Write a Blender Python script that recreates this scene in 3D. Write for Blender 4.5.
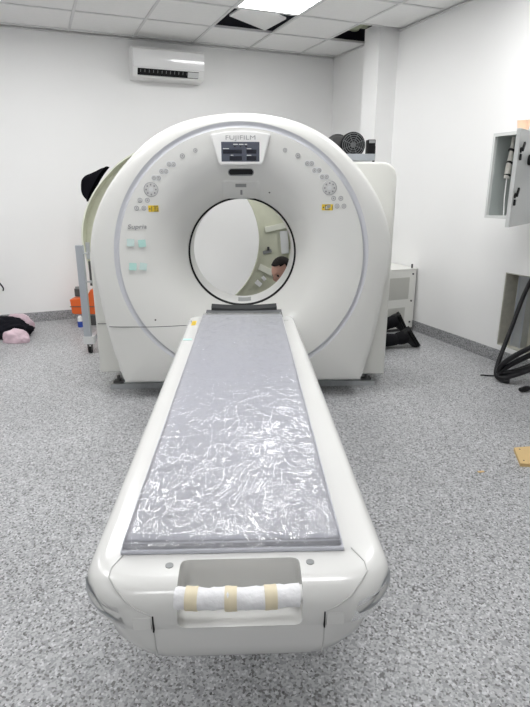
import bpy, bmesh, math, random
from mathutils import Vector, Matrix, noise
random.seed(4)
R = math.radians
S = bpy.context.scene
C = S.collection
for o in list(bpy.data.objects): bpy.data.objects.remove(o)

# ------------------------------------------------------------------ camera
cd = bpy.data.cameras.new('camera'); cam = bpy.data.objects.new('camera', cd); C.objects.link(cam)
cam.location = (0, 0, 1.35)
cam.rotation_euler = (R(90-16.94), 0, 0)
cd.sensor_fit = 'VERTICAL'; cd.sensor_height = 36; cd.lens = 545*36/707
cd.clip_start = .02
S.camera = cam
# ------------------------------------------------------------------ world, exposure
w = bpy.data.worlds.new('world'); S.world = w; w.use_nodes = True
w.node_tree.nodes['Background'].inputs[0].default_value = (.9, .95, 1, 1)
w.node_tree.nodes['Background'].inputs[1].default_value = .3
S.view_settings.view_transform = 'Standard'; S.view_settings.look = 'None'
S.view_settings.gamma = 1; S.view_settings.use_curve_mapping = False
S.view_settings.exposure = 0.0
LAMP = 22.0
YAW = R(22.3)      # the room is turned against the scanner
GY = R(2.2)

# ------------------------------------------------------------------ materials
def mat(name, col, rough=.5, metal=0, coat=0, spec=.5, noise_=None, bump=None, emit=None):
    m = bpy.data.materials.new(name); m.use_nodes = True
    nt = m.node_tree; b = nt.nodes['Principled BSDF']
    b.inputs['Base Color'].default_value = (*col, 1)
    b.inputs['Roughness'].default_value = rough; b.inputs['Metallic'].default_value = metal
    b.inputs['Coat Weight'].default_value = coat; b.inputs['Coat Roughness'].default_value = .1
    b.inputs['Specular IOR Level'].default_value = spec
    tc = nt.nodes.new('ShaderNodeTexCoord')
    if noise_:
        sc, amt = noise_
        n = nt.nodes.new('ShaderNodeTexNoise'); n.inputs['Scale'].default_value = sc; n.inputs['Detail'].default_value = 3
        nt.links.new(tc.outputs['Object'], n.inputs['Vector'])
        mx = nt.nodes.new('ShaderNodeMix'); mx.data_type = 'RGBA'
        mx.inputs[6].default_value = (*[c*(1-amt) for c in col], 1)
        mx.inputs[7].default_value = (*[min(1, c*(1+amt)) for c in col], 1)
        nt.links.new(n.outputs['Fac'], mx.inputs[0]); nt.links.new(mx.outputs[2], b.inputs['Base Color'])
    if bump:
        sc, st = bump
        n = nt.nodes.new('ShaderNodeTexNoise'); n.inputs['Scale'].default_value = sc; n.inputs['Detail'].default_value = 4
        nt.links.new(tc.outputs['Object'], n.inputs['Vector'])
        bp = nt.nodes.new('ShaderNodeBump'); bp.inputs['Strength'].default_value = st; bp.inputs['Distance'].default_value = .01
        nt.links.new(n.outputs['Fac'], bp.inputs['Height']); nt.links.new(bp.outputs[0], b.inputs['Normal'])
    if emit:
        b.inputs['Emission Color'].default_value = (*emit[0], 1); b.inputs['Emission Strength'].default_value = emit[1]
    return m

def floor_mat(name, lo, hi, shift=0):
    m = bpy.data.materials.new(name); m.use_nodes = True
    nt = m.node_tree; b = nt.nodes['Principled BSDF']
    tc = nt.nodes.new('ShaderNodeTexCoord')
    v = nt.nodes.new('ShaderNodeTexVoronoi'); v.inputs['Scale'].default_value = 150
    nt.links.new(tc.outputs['Object'], v.inputs['Vector'])
    r = nt.nodes.new('ShaderNodeValToRGB'); e = r.color_ramp; e.interpolation = 'CONSTANT'
    cols = [(0, lo*.35), (.07, lo*.75), (.24, (lo+hi)/2*.85), (.5, hi*.85), (.8, hi*1.12)]
    e.elements[0].position = 0; e.elements[0].color = (cols[0][1],)*3+(1,)
    e.elements[1].position = cols[1][0]; e.elements[1].color = (cols[1][1],)*3+(1,)
    for p, c in cols[2:]:
        q = e.elements.new(p); q.color = (c*.985, c*.995, c*1.02, 1)
    nt.links.new(v.outputs['Color'], r.inputs['Fac'])
    n = nt.nodes.new('ShaderNodeTexNoise'); n.inputs['Scale'].default_value = 1.6; n.inputs['Detail'].default_value = 5
    nt.links.new(tc.outputs['Object'], n.inputs['Vector'])
    mr = nt.nodes.new('ShaderNodeMapRange'); mr.inputs[1].default_value = .3; mr.inputs[2].default_value = .7
    mr.inputs[3].default_value = .92; mr.inputs[4].default_value = 1.06
    nt.links.new(n.outputs['Fac'], mr.inputs[0])
    mx = nt.nodes.new('ShaderNodeVectorMath'); mx.operation = 'SCALE'
    nt.links.new(r.outputs['Color'], mx.inputs[0]); nt.links.new(mr.outputs[0], mx.inputs['Scale'])
    nt.links.new(mx.outputs[0], b.inputs['Base Color'])
    b.inputs['Roughness'].default_value = .42; b.inputs['Specular IOR Level'].default_value = .5
    return m

M = {}
M['wall'] = mat('wall_paint', (.86, .86, .855), .5, noise_=(3, .015), bump=(60, .03))
M['ceil'] = mat('ceiling_tile', (.88, .88, .87), .8, noise_=(30, .03))
M['tbar'] = mat('ceiling_grid', (.70, .70, .70), .45)
M['dark_void'] = mat('soffit_void_shade', (.035, .035, .045), .9)
M['floor'] = floor_mat('speckled_vinyl', .21, .53)
M['base'] = floor_mat('speckled_skirting', .17, .40)
M['table'] = mat('table_shell', (.72, .72, .705), .26, coat=.3)
M['shell'] = mat('scanner_shell', (.73, .73, .705), .33, coat=.25)
M['shell_in'] = mat('scanner_shell_bore', (.74, .74, .72), .38)
M['wing'] = mat('side_cover', (.73, .73, .69), .38)
M['groove'] = mat('lavender_groove', (.60, .61, .645), .35)
M['white_pl'] = mat('white_plastic', (.82, .82, .81), .28, coat=.2)
M['grey_pl'] = mat('grey_plastic', (.66, .67, .67), .35)
M['mid_grey'] = mat('mid_grey', (.28, .29, .29), .4)
M['black'] = mat('black_rubber', (.010, .010, .011), .45, spec=.25)
M['screen'] = mat('screen_glass', (.075, .085, .115), .2, coat=.5)
M['screen_dk'] = mat('screen_window', (.008, .01, .02), .15)
M['ink'] = mat('grey_lettering', (.27, .27, .28), .4)
M['btn'] = mat('button_face', (.60, .60, .59), .4)
M['btn_ring'] = mat('button_rim', (.36, .36, .37), .4)
M['yellow'] = mat('yellow_label', (.85, .60, .04), .4)
M['teal'] = mat('teal_note', (.42, .66, .61), .7)
M['teal2'] = mat('teal_note_pale', (.52, .65, .625), .7)
M['metal'] = mat('galvanised_steel', (.55, .57, .58), .35, metal=.85, noise_=(40, .1))
M['alu'] = mat('brushed_aluminium', (.50, .53, .57), .35, metal=.7)
M['dark_metal'] = mat('dark_metal', (.10, .10, .10), .4, metal=.5)
M['beige'] = mat('bare_fibreglass', (.60, .61, .48), .55, noise_=(12, .10), bump=(80, .2))
M['beige_lt'] = mat('pale_fibreglass', (.74, .75, .65), .5)
M['cloth_black'] = mat('black_cloth', (.010, .010, .014), .9, spec=.1, bump=(120, .4))
M['trouser'] = mat('black_trousers', (.012, .012, .014), .85, spec=.1, bump=(60, .4))
M['shoe'] = mat('black_shoe', (.015, .015, .016), .55, spec=.25, bump=(90, .3))
M['skin'] = mat('skin', (.60, .34, .26), .5)
M['hair'] = mat('dark_hair', (.012, .009, .008), .6, spec=.15, bump=(200, .6))
M['orange'] = mat('orange_plastic', (.75, .13, .02), .4)
M['blue'] = mat('blue_plastic', (.02, .06, .35), .4)
M['pink'] = mat('pink_bag', (.66, .50, .56), .35, noise_=(18, .25), bump=(25, .8))
M['cup'] = mat('paper_cup', (.92, .60, .42), .6)
M['cable'] = mat('cable_sheath', (.014, .014, .016), .4, spec=.25)
M['wood'] = mat('plywood', (.66, .47, .22), .6, noise_=(14, .12))
M['cab'] = mat('enclosure_paint', (.62, .635, .625), .35)
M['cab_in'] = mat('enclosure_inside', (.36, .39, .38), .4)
M['plaster'] = mat('rough_plaster', (.50, .49, .43), .9, noise_=(20, .25), bump=(40, .8))
M['tape'] = mat('masking_tape', (.76, .68, .50), .6)
M['foam'] = mat('white_foam_wrap', (.84, .84, .86), .5, bump=(35, .6))
M['insul'] = mat('mineral_wool', (.42, .45, .33), .9, noise_=(14, .4), bump=(20, 1))
M['cabinet'] = mat('cream_cabinet', (.78, .78, .74), .35)
M['grille'] = mat('cabinet_grille', (.58, .58, .54), .6)
M['headpad'] = mat('dark_foam_pad', (.035, .038, .04), .6)
M['headpad2'] = mat('grey_foam_pad', (.13, .135, .14), .5)
M['braid'] = mat('braided_cable', (.55, .53, .49), .6, noise_=(60, .3))
M['joint_grey'] = mat('joint_shade', (.52, .52, .51), .5)
M['wrap_grey'] = mat('grey_patch', (.34, .36, .38), .35)
M['lamp'] = mat('led_diffuser', (.9, .9, .9), .5, emit=((1, 1, 1), LAMP))

def mattress_mat():
    m = mat('mattress_vinyl', (.57, .58, .64), .45)
    return m
M['mattress'] = mattress_mat()
def film_mat(name, base=.12, bump_=.75):
    m = bpy.data.materials.new(name); m.use_nodes = True; nt = m.node_tree
    for n in list(nt.nodes): nt.nodes.remove(n)
    out = nt.nodes.new('ShaderNodeOutputMaterial')
    tr = nt.nodes.new('ShaderNodeBsdfTransparent'); tr.inputs[0].default_value = (.98, .98, .985, 1)
    gl = nt.nodes.new('ShaderNodeBsdfGlossy'); gl.inputs['Roughness'].default_value = .20
    gl.inputs[0].default_value = (1, 1, 1, 1)
    df = nt.nodes.new('ShaderNodeBsdfDiffuse'); df.inputs[0].default_value = (.8, .8, .82, 1)
    lw = nt.nodes.new('ShaderNodeFresnel'); lw.inputs['IOR'].default_value = 1.6
    add = nt.nodes.new('ShaderNodeMath'); add.operation = 'ADD'; add.inputs[1].default_value = base*.5
    nt.links.new(lw.outputs[0], add.inputs[0])
    m1 = nt.nodes.new('ShaderNodeMixShader'); m1.inputs[0].default_value = base
    nt.links.new(tr.outputs[0], m1.inputs[1]); nt.links.new(df.outputs[0], m1.inputs[2])
    m2 = nt.nodes.new('ShaderNodeMixShader')
    nt.links.new(add.outputs[0], m2.inputs[0]); nt.links.new(m1.outputs[0], m2.inputs[1]); nt.links.new(gl.outputs[0], m2.inputs[2])
    tc = nt.nodes.new('ShaderNodeTexCoord')
    mp = nt.nodes.new('ShaderNodeMapping'); mp.inputs['Rotation'].default_value = (0, 0, .5); mp.inputs['Scale'].default_value = (1, .55, 1)
    nt.links.new(tc.outputs['Object'], mp.inputs[0])
    n = nt.nodes.new('ShaderNodeTexNoise'); n.noise_type = 'RIDGED_MULTIFRACTAL'; n.inputs['Scale'].default_value = 14; n.inputs['Detail'].default_value = 4; n.inputs['Distortion'].default_value = 1.6; n.inputs['Roughness'].default_value = .6
    n2 = nt.nodes.new('ShaderNodeTexNoise'); n2.inputs['Scale'].default_value = 22; n2.inputs['Detail'].default_value = 3; n2.inputs['Distortion'].default_value = 1.5
    nt.links.new(mp.outputs[0], n.inputs['Vector']); nt.links.new(mp.outputs[0], n2.inputs['Vector'])
    ad = nt.nodes.new('ShaderNodeMath'); ad.operation = 'MULTIPLY_ADD'; ad.inputs[1].default_value = .6
    nt.links.new(n2.outputs['Fac'], ad.inputs[0])
    sc_ = nt.nodes.new('ShaderNodeMath'); sc_.operation = 'MULTIPLY'; sc_.inputs[1].default_value = .22
    nt.links.new(n.outputs['Fac'], sc_.inputs[0]); nt.links.new(sc_.outputs[0], ad.inputs[2])
    bp = nt.nodes.new('ShaderNodeBump'); bp.inputs['Strength'].default_value = bump_; bp.inputs['Distance'].default_value = .02
    nt.links.new(ad.outputs[0], bp.inputs['Height'])
    nt.links.new(bp.outputs[0], gl.inputs['Normal'])
    nt.links.new(m2.outputs[0], out.inputs[0])
    return m
M['film'] = film_mat('plastic_film', .10)
M['tape_clear'] = film_mat('clear_tape', .06, .25)

# ------------------------------------------------------------------ helpers
def bx(bm, x0, y0, z0, x1, y1, z1, mtx=None):
    vs = [bm.verts.new((x, y, z)) for x in (x0, x1) for y in (y0, y1) for z in (z0, z1)]
    for f in ((0,1,3,2),(4,6,7,5),(0,4,5,1),(2,3,7,6),(0,2,6,4),(1,5,7,3)):
        bm.faces.new([vs[i] for i in f])
    if mtx is not None: bmesh.ops.transform(bm, matrix=mtx, verts=vs)
    return vs
def box(*a, bev=0, seg=2, mtx=None):
    bm = bmesh.new(); bx(bm, *a)
    bmesh.ops.recalc_face_normals(bm, faces=bm.faces)
    if bev: bmesh.ops.bevel(bm, geom=list(bm.edges), offset=bev, segments=seg, affect='EDGES', profile=.6)
    if mtx is not None: bmesh.ops.transform(bm, matrix=mtx, verts=bm.verts)
    return bm
def cyl(bm, p0, p1, r0, r1=None, n=20, cap=True):
    p0 = Vector(p0); p1 = Vector(p1); d = (p1-p0)
    q = d.to_track_quat('Z', 'Y').to_matrix().to_4x4(); r1 = r0 if r1 is None else r1
    ret = bmesh.ops.create_cone(bm, cap_ends=cap, segments=n, radius1=r0, radius2=r1, depth=d.length, matrix=Matrix.Translation((p0+p1)/2) @ q)
    return ret['verts']
def tube(pts, r, n=10, close=False):
    bm = bmesh.new(); rings = []
    P = [Vector(p) for p in pts]; N = len(P); up = Vector((0, 0, 1)); prev = None
    for i, p in enumerate(P):
        a = P[(i-1) % N] if (i or close) else p; b = P[(i+1) % N] if (i < N-1 or close) else p
        t = (b-a).normalized()
        if prev is None:
            s = t.cross(up)
            if s.length < .1: s = t.cross(Vector((1, 0, 0)))
        else: s = prev - t*prev.dot(t)
        s.normalize(); prev = s; u = t.cross(s)
        rr = r[i] if isinstance(r, (list, tuple)) else r
        rings.append([bm.verts.new(p+rr*(math.cos(2*math.pi*k/n)*s+math.sin(2*math.pi*k/n)*u)) for k in range(n)])
    rng = range(N) if close else range(N-1)
    for i in rng:
        A, B = rings[i], rings[(i+1) % N]
        for k in range(n): bm.faces.new((A[k], A[(k+1) % n], B[(k+1) % n], B[k]))
    if not close:
        bm.faces.new(rings[0][::-1]); bm.faces.new(rings[-1])
    bmesh.ops.recalc_face_normals(bm, faces=bm.faces)
    return bm
def spline(pts, k=8):
    P = [Vector(p) for p in pts]; out = []
    for i in range(len(P)-1):
        a = P[max(i-1, 0)]; b = P[i]; c = P[i+1]; d = P[min(i+2, len(P)-1)]
        for j in range(k):
            t = j/k
            out.append(.5*((2*b)+(c-a)*t+(2*a-5*b+4*c-d)*t*t+(3*b-a-3*c+d)*t**3))
    out.append(P[-1]); return out
def prism(poly, y0, y1, bev=0):                 # polygon in x,z pushed along y
    bm = bmesh.new()
    f = bm.faces.new([bm.verts.new((x, y0, z)) for x, z in poly])
    g = bmesh.ops.extrude_face_region(bm, geom=[f])
    bmesh.ops.translate(bm, vec=(0, y1-y0, 0), verts=[e for e in g['geom'] if isinstance(e, bmesh.types.BMVert)])
    bmesh.ops.recalc_face_normals(bm, faces=bm.faces)
    if bev:
        ed = [e for e in bm.edges if abs(e.verts[0].co.y-e.verts[1].co.y) < 1e-5 and abs(e.verts[0].co.y-y0) < 1e-5]
        bmesh.ops.bevel(bm, geom=ed, offset=bev, segments=3, affect='EDGES', profile=.5)
    return bm
def rrect(x0, z0, x1, z1, r, n=6, corners=(1,1,1,1)):
    out = []
    for (cx, cz, a, on) in ((x1-r, z1-r, 0, corners[0]), (x0+r, z1-r, 90, corners[1]), (x0+r, z0+r, 180, corners[2]), (x1-r, z0+r, 270, corners[3])):
        if on:
            for k in range(n+1):
                t = R(a+90*k/n); out.append((cx+r*math.cos(t), cz+r*math.sin(t)))
        else:
            out.append((cx+(r if a in (0, 270) else -r), cz+(r if a in (0, 90) else -r)))
    return out
def obj(name, bm, m, parent=None, smooth=False, angle=35, loc=None, rotz=None):
    me = bpy.data.meshes.new(name)
    if smooth:
        for f in bm.faces: f.smooth = True
        for e in bm.edges:
            if len(e.link_faces) == 2 and e.calc_face_angle(0) > R(angle): e.smooth = False
    bm.to_mesh(me); bm.free()
    o = bpy.data.objects.new(name, me); C.objects.link(o)
    if isinstance(m, str): m = M[m]
    me.materials.append(m)
    if parent: o.parent = parent
    if loc: o.location = loc
    if rotz is not None: o.rotation_euler = (0, 0, rotz)
    return o
def tag(o, label, cat, group=None):
    o['label'] = label; o['category'] = cat
    if group: o['group'] = group
    return o
def thing(name, label, cat, loc=(0, 0, 0), rotz=0, group=None):
    o = bpy.data.objects.new(name, None); C.objects.link(o)
    o.location = loc; o.rotation_euler = (0, 0, rotz); o.empty_display_size = .1
    return tag(o, label, cat, group)
def struct(name, bm, m, parent=None, smooth=False):     # coordinates in the room's own frame
    o = obj(name, bm, m, parent, smooth)
    if not parent:
        o.rotation_euler = (0, 0, YAW); o['kind'] = 'structure'
    return o
def rot2(x, y, a): return (x*math.cos(a)-y*math.sin(a), x*math.sin(a)+y*math.cos(a))
def room(u, v, z=0): return (*rot2(u, v, YAW), z)
def gan(x, y, z=0): return (*rot2(x, y, GY), z)
def local(root_uv, bm):                          # shift a mesh written in frame coordinates to a thing's base
    bmesh.ops.translate(bm, vec=(-root_uv[0], -root_uv[1], -(root_uv[2] if len(root_uv) > 2 else 0)), verts=bm.verts); return bm

# ------------------------------------------------------------------ the room
CE = 2.755; UR = 3.34; VB = 6.08; UL = -2.9; VF = -2.2; T = .15; TOP = 3.25
struct('floor', box(UL-T, VF-T, -.1, UR+T+.1, VB+T, 0), 'floor')
struct('wall_back', box(UL-T, VB, 0, UR+T+.1, VB+T, TOP), 'wall')
struct('wall_left', box(UL-T, VF, 0, UL, VB, TOP), 'wall')
struct('wall_front', box(UL-T, VF-T, 0, UR+T+.1, VF, TOP), 'wall')
HV0, HV1, HZ0, HZ1 = 2.55, 3.21, .137, .72
bm = bmesh.new()
bx(bm, UR, VF, 0, UR+.25, HV0, TOP); bx(bm, UR, HV1, 0, UR+.25, VB, TOP)
bx(bm, UR, HV0, 0, UR+.25, HV1, HZ0); bx(bm, UR, HV0, HZ1, UR+.25, HV1, TOP)
struct('wall_right', bm, 'wall')
bm = bmesh.new()
bx(bm, UR+.13, HV0, HZ0, UR+.2, HV1, HZ1)
bx(bm, UR+.004, HV1-.008, HZ0, UR+.13, HV1, HZ1); bx(bm, UR+.004, HV0, HZ1-.008, UR+.13, HV1-.008, HZ1)
bx(bm, UR+.004, HV0, HZ0, UR+.13, HV1-.008, HZ0+.008)
struct('wall_recess', bm, 'plaster')
PV0, PV1, PU = 4.84, 5.10, 3.13
struct('wall_pillar', box(PU, PV0, 0, UR, PV1, 2.80), 'wall')
# skirting in the floor's own vinyl
struct('baseboard_back', box(UL, VB-.008, 0, UR, VB, .1), 'base')
struct('baseboard_left', box(UL, VF, 0, UL+.008, VB-.008, .1), 'base')
bm = bmesh.new(); bx(bm, UR-.008, VF, 0, UR, PV0, .1); bx(bm, UR-.008, PV1, 0, UR, VB-.008, .1)
struct('baseboard_right', bm, 'base')
bm = bmesh.new(); bx(bm, PU-.008, PV0-.008, 0, UR-.008, PV0, .1); bx(bm, PU-.008, PV0, 0, PU, PV1, .1)
struct('baseboard_pillar', bm, 'base')
# suspended ceiling: tiles on a 0.6 m grid
ulines = [.486+.6*k for k in range(-6, 6)]; ulines = [u for u in ulines if UL < u < UR]
vlines = [5.39-.6*k for k in range(-1, 13)]; vlines = [v for v in vlines if v > VF]
lamps = [(1.686, 4.19), (-.114, 4.19), (-1.914, 4.19), (2.286, 2.39), (.486, 2.39), (-1.314, 2.39), (.486, .59), (-1.314, -1.21)]
holes = [(1.686, 4.79), (2.886, 4.79)]
U_ = [UL]+ulines+[UR]; V_ = [VF]+sorted(vlines)[0:]+[]
V_ = sorted(set([VF]+vlines)); V_.append(VB)
bm = bmesh.new()
for i in range(len(U_)-1):
    for j in range(len(V_)-1):
        u0, u1, v0, v1 = U_[i], U_[i+1], V_[j], V_[j+1]
        if any(abs(u0-a) < .02 and abs(v0-b) < .02 for a, b in holes+lamps): continue
        bx(bm, u0+.002, v0+.002, CE+.004, u1-.002, v1-.002, CE+.02)
struct('ceiling', bm, 'ceil')
bm = bmesh.new()
def cut(a0, a1, blk):
    return [(a0, blk[0]), (blk[1], a1)]
for u in ulines: bx(bm, u-.012, VF, CE-.003, u+.012, VB, CE+.003)
for v in V_[1:-1]:
    if abs(v-4.79) < .02: bx(bm, UL, v-.012, CE-.0029, PU, v+.012, CE+.0029)
    else: bx(bm, UL, v-.012, CE-.0029, UR, v+.012, CE+.0029)
bx(bm, UL, VB-.022, CE-.012, UR, VB, CE-.006); bx(bm, UR-.022, VF, CE-.012, UR, PV0-.0, CE-.006); bx(bm, UR-.022, PV1, CE-.012, UR, VB, CE-.006)
struct('trim_1', bm, 'tbar')
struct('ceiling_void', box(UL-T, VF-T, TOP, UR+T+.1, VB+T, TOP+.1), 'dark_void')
# near-black sheets that paint the plenum's darkness onto its walls
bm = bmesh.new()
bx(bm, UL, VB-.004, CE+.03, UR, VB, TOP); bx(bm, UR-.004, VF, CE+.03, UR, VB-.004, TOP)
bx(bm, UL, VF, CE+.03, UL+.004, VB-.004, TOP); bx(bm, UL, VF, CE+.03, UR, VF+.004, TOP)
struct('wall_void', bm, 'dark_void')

# lamps
lab = {0: 'square white ceiling light panel shining beside the open ceiling gap'}
for k, (u, v) in enumerate(lamps):
    t = thing('ceiling_light', lab.get(k, 'square white light panel set flush in the tiled ceiling, one of those outside the photo'), 'ceiling light', room(u+.3, v+.3, CE), YAW, 'other square ceiling light panels' if k else None)
    bm = bmesh.new()
    for a in ((-.285, -.285, .285, -.27), (-.285, .27, .285, .285), (-.285, -.27, -.27, .27), (.27, -.27, .285, .27)):
        bx(bm, a[0], a[1], -.002, a[2], a[3], .03)
    obj('frame', bm, 'white_pl', t)
    obj('diffuser', box(-.27, -.27, .003, .27, .27, .02), 'lamp', t)
# loose tile and cable in the open gaps
m4 = Matrix.Translation((0, 0, 0)) @ Matrix.Rotation(R(-7), 4, 'X') @ Matrix.Rotation(R(7), 4, 'Y') @ Matrix.Rotation(R(14), 4, 'Z')
tl = obj('ceiling_tile', box(-.20, -.16, -.008, .20, .16, .008, mtx=m4), 'ceil', loc=room(2.05, 5.17, CE+.062), rotz=YAW)
tag(tl, 'loose white ceiling tile lying askew inside the dark gap beside the lit panel', 'ceiling tile')
bm = bmesh.new()
for k in range(7):
    c = bmesh.ops.create_icosphere(bm, subdivisions=3, radius=1)['verts']
    s = Matrix.Translation((random.uniform(-.04, .20), random.uniform(-.17, .17), random.uniform(.0, .10))) @ Matrix.Rotation(random.uniform(0, 3), 4, 'Z') @ Matrix.Diagonal((.14, .07, .05, 1))
    bmesh.ops.transform(bm, matrix=s, verts=c)
for v in bm.verts: v.co += noise.noise_vector(v.co*14)*.02
t = obj('insulation_bundle', bm, 'insul', loc=room(2.95, 5.22, CE+.055), rotz=YAW, smooth=True)
tag(t, 'yellow-green crumpled insulation showing in the open ceiling gap by the pillar', 'insulation')
cb = tube(spline([(-.6, .02, 0), (-.3, .05, .05), (0, -.02, .02), (.3, .03, .06), (.62, 0, .03)]), .012, 8)
t = obj('ceiling_cable', cb, 'mid_grey', loc=room(1.9, 4.93, CE+.16), rotz=YAW, smooth=True)
tag(t, 'grey cable running through the dark open ceiling gap', 'cable')

# ------------------------------------------------------------------ air conditioner on the back wall
ac = thing('air_conditioner', 'white split air conditioner mounted high on the back wall, louvre open', 'air conditioner', room(1.39, VB, 2.378), YAW)
prof = [(0, 0), (-.12, 0), (-.155, .012), (-.20, .085), (-.212, .16), (-.20, .25), (-.17, .275), (0, .28)]
bm = bmesh.new(); a = [bm.verts.new((-.36, y, z)) for y, z in prof]; b = [bm.verts.new((.36, y, z)) for y, z in prof]
n = len(prof)
for i in range(n): bm.faces.new((a[i], a[(i+1) % n], b[(i+1) % n], b[i]))
bm.faces.new(a[::-1]); bm.faces.new(b); bmesh.ops.recalc_face_normals(bm, faces=bm.faces)
bmesh.ops.bevel(bm, geom=[e for e in bm.edges if abs(e.verts[0].co.x-e.verts[1].co.x) < 1e-5 and e.verts[0].co.y < -.01], offset=.008, segments=3, affect='EDGES')
obj('body', bm, 'white_pl', ac, smooth=True)
bm = bmesh.new()
fp = [(-.206, .092), (-.221, .16), (-.208, .248), (-.203, .248), (-.214, .16), (-.200, .092)]
a = [bm.verts.new((-.352, y, z)) for y, z in fp]; b = [bm.verts.new((.352, y, z)) for y, z in fp]
for i in range(6): bm.faces.new((a[i], a[(i+1) % 6], b[(i+1) % 6], b[i]))
bm.faces.new(a[::-1]); bm.faces.new(b); bmesh.ops.recalc_face_normals(bm, faces=bm.faces)
obj('front_panel', bm, mat('glossy_white', (.84, .84, .84), .12, coat=.6), ac, smooth=True)
sl = math.atan2(.055, -.035)
def acface(x0, x1, s0, s1, d):            # strip on the lower sloping face
    p = Vector((0, -.155, .012)); q = Vector((0, -.20, .085)); nrm = Vector((0, -.85, -.52)).normalized()
    bm = bmesh.new(); vs = []
    for x in (x0, x1):
        for s in (s0, s1):
            for dd in (0, d):
                vs.append(bm.verts.new(p.lerp(q, s)+Vector((x, 0, 0))+nrm*dd))
    for f in ((0,1,3,2),(4,6,7,5),(0,4,5,1),(2,3,7,6),(0,2,6,4),(1,5,7,3)): bm.faces.new([vs[i] for i in f])
    bmesh.ops.recalc_face_normals(bm, faces=bm.faces); return bm
slot = obj('outlet', acface(-.31, .30, .22, .96, .002), 'black', ac)
for k in range(13):
    obj('vane', acface(-.283+k*.042, -.279+k*.042, .55, .85, .006), 'mid_grey', slot)
obj('louvre', acface(-.31, .31, .08, .20, .022), 'white_pl', ac)
obj('louvre_motor_cover', acface(.19, .30, .3, .9, .008), 'grey_pl', ac)

# ------------------------------------------------------------------ the CT scanner gantry
GX, GYY = -.01, 3.75
gn = thing('ct_scanner_gantry', 'large white ring-shaped CT scanner gantry with round bore and display panel on top', 'ct scanner', gan(GX, GYY, 0), GY)
CZ = .93
OUT = [(0, 1.765), (.18, 1.752), (.345, 1.715), (.53, 1.625), (.655, 1.52), (.76, 1.405), (.85, 1.27), (.915, 1.11), (.94, .95), (.925, .80), (.905, .69), (.87, .46), (.825, .26), (.785, .115)]
def outline(th):                                # th measured from straight up, either side
    th = abs((th+math.pi) % (2*math.pi)-math.pi)
    if th > ANG[-1]:
        return (CZ-.11)/max(.2, math.cos(math.pi-th))
    for i in range(len(ANG)-1):
        if ANG[i] <= th <= ANG[i+1]:
            t = (th-ANG[i])/(ANG[i+1]-ANG[i])
            p0 = RAD[max(i-1, 0)] if i else RAD[1]; p1 = RAD[i]; p2 = RAD[i+1]; p3 = RAD[min(i+2, len(RAD)-1)]
            return .5*(2*p1+(p2-p0)*t+(2*p0-5*p1+4*p2-p3)*t*t+(3*p1-p0-3*p2+p3)*t**3)
ANG = [math.atan2(x, z-CZ) for x, z in OUT]; RAD = [math.hypot(x, z-CZ) for x, z in OUT]
PR = [(.36, 3.72), (.368, 3.69), (.385, 3.66), (.42, 3.59), (.47, 3.52), (.54, 3.462), (.62, 3.425), (.70, 3.407), (.752, 3.40)]
def smooth_prof(P, k=3):
    V = spline([(a, b, 0) for a, b in P], k); return [(v.x, v.y) for v in V]
sp = smooth_prof(PR)
def sy(x, z):                                   # y of the shell's front at x,z in the scanner frame
    r = math.hypot(x-GX, z-CZ)
    if r >= sp[-1][0]: return 3.401
    for (a, ya), (b, yb) in zip(sp, sp[1:]):
        if r <= b: return ya+(yb-ya)*max(0, (r-a)/(b-a))
N = 224
THS = sorted([2*math.pi*i/(N-4) for i in range(N-4)]+[ANG[-1], ANG[-1]+.004, 2*math.pi-ANG[-1], 2*math.pi-ANG[-1]-.004])
def polar(rows, name, m, parent):
    """rows: function theta -> list of (r, y)"""
    bm = bmesh.new(); g = []
    for th in THS:
        g.append([bm.verts.new((r*math.sin(th), y-GYY, CZ+r*math.cos(th))) for r, y in rows(th)])
    for i in range(N):
        A, B = g[i], g[(i+1) % N]
        for k in range(len(A)-1): bm.faces.new((A[k], A[k+1], B[k+1], B[k]))
    bmesh.ops.recalc_face_normals(bm, faces=bm.faces)
    return obj(name, bm, m, parent, smooth=True, angle=50)
polar(lambda th: [(.364, 3.75)]+sp+[(.752, 3.45), (.40, 3.76), (.364, 3.75)], 'bowl', 'shell', gn)
def rim(th):
    Ro = outline(th); a = .785; rows = [(a, 3.47), (a, 3.401)]
    for t in (.15, .35, .55, .75, .9, 1): rows.append((a+(Ro-.022-a)*t, 3.400+.018*t*t))
    rows += [(Ro-.012, 3.426), (Ro-.004, 3.438), (Ro, 3.455), (Ro+.002, 3.60), (Ro+.002, 3.74), (Ro-.03, 3.74), (Ro-.03, 3.5), (a, 3.47)]
    return rows
polar(rim, 'front_shell', 'shell', gn)
polar(lambda th: [(.752, 3.45), (.752, 3.402), (.756, 3.409), (.762, 3.413), (.770, 3.412), (.778, 3.405), (.785, 3.40), (.785, 3.45), (.752, 3.45)], 'ring_groove', 'groove', gn)
gw = lambda th: .014*max(0, min(1, (.35-math.cos(th))/1.0))
polar(lambda th: [(.3492, 3.735), (.3492, 3.7165), (.352, 3.7155), (.3625, 3.718-.6*gw(th)), (.3605+gw(th), 3.716-1.2*gw(th)), (.366, 3.74), (.3492, 3.735)], 'bore_gasket', 'black', gn)
polar(lambda th: [(.349, 3.722), (.348, 3.75), (.348, 3.99), (.352, 4.0), (.36, 3.99), (.362, 3.74), (.349, 3.722)], 'bore_tube', 'shell_in', gn)
def drum(th):
    Ro = min(outline(th), .86)-.06
    return [(.40, 3.80), (Ro, 3.80), (Ro, 4.12), (.40, 4.12), (.40, 3.80)]
polar(drum, 'rotor_drum', 'alu', gn)
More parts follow.
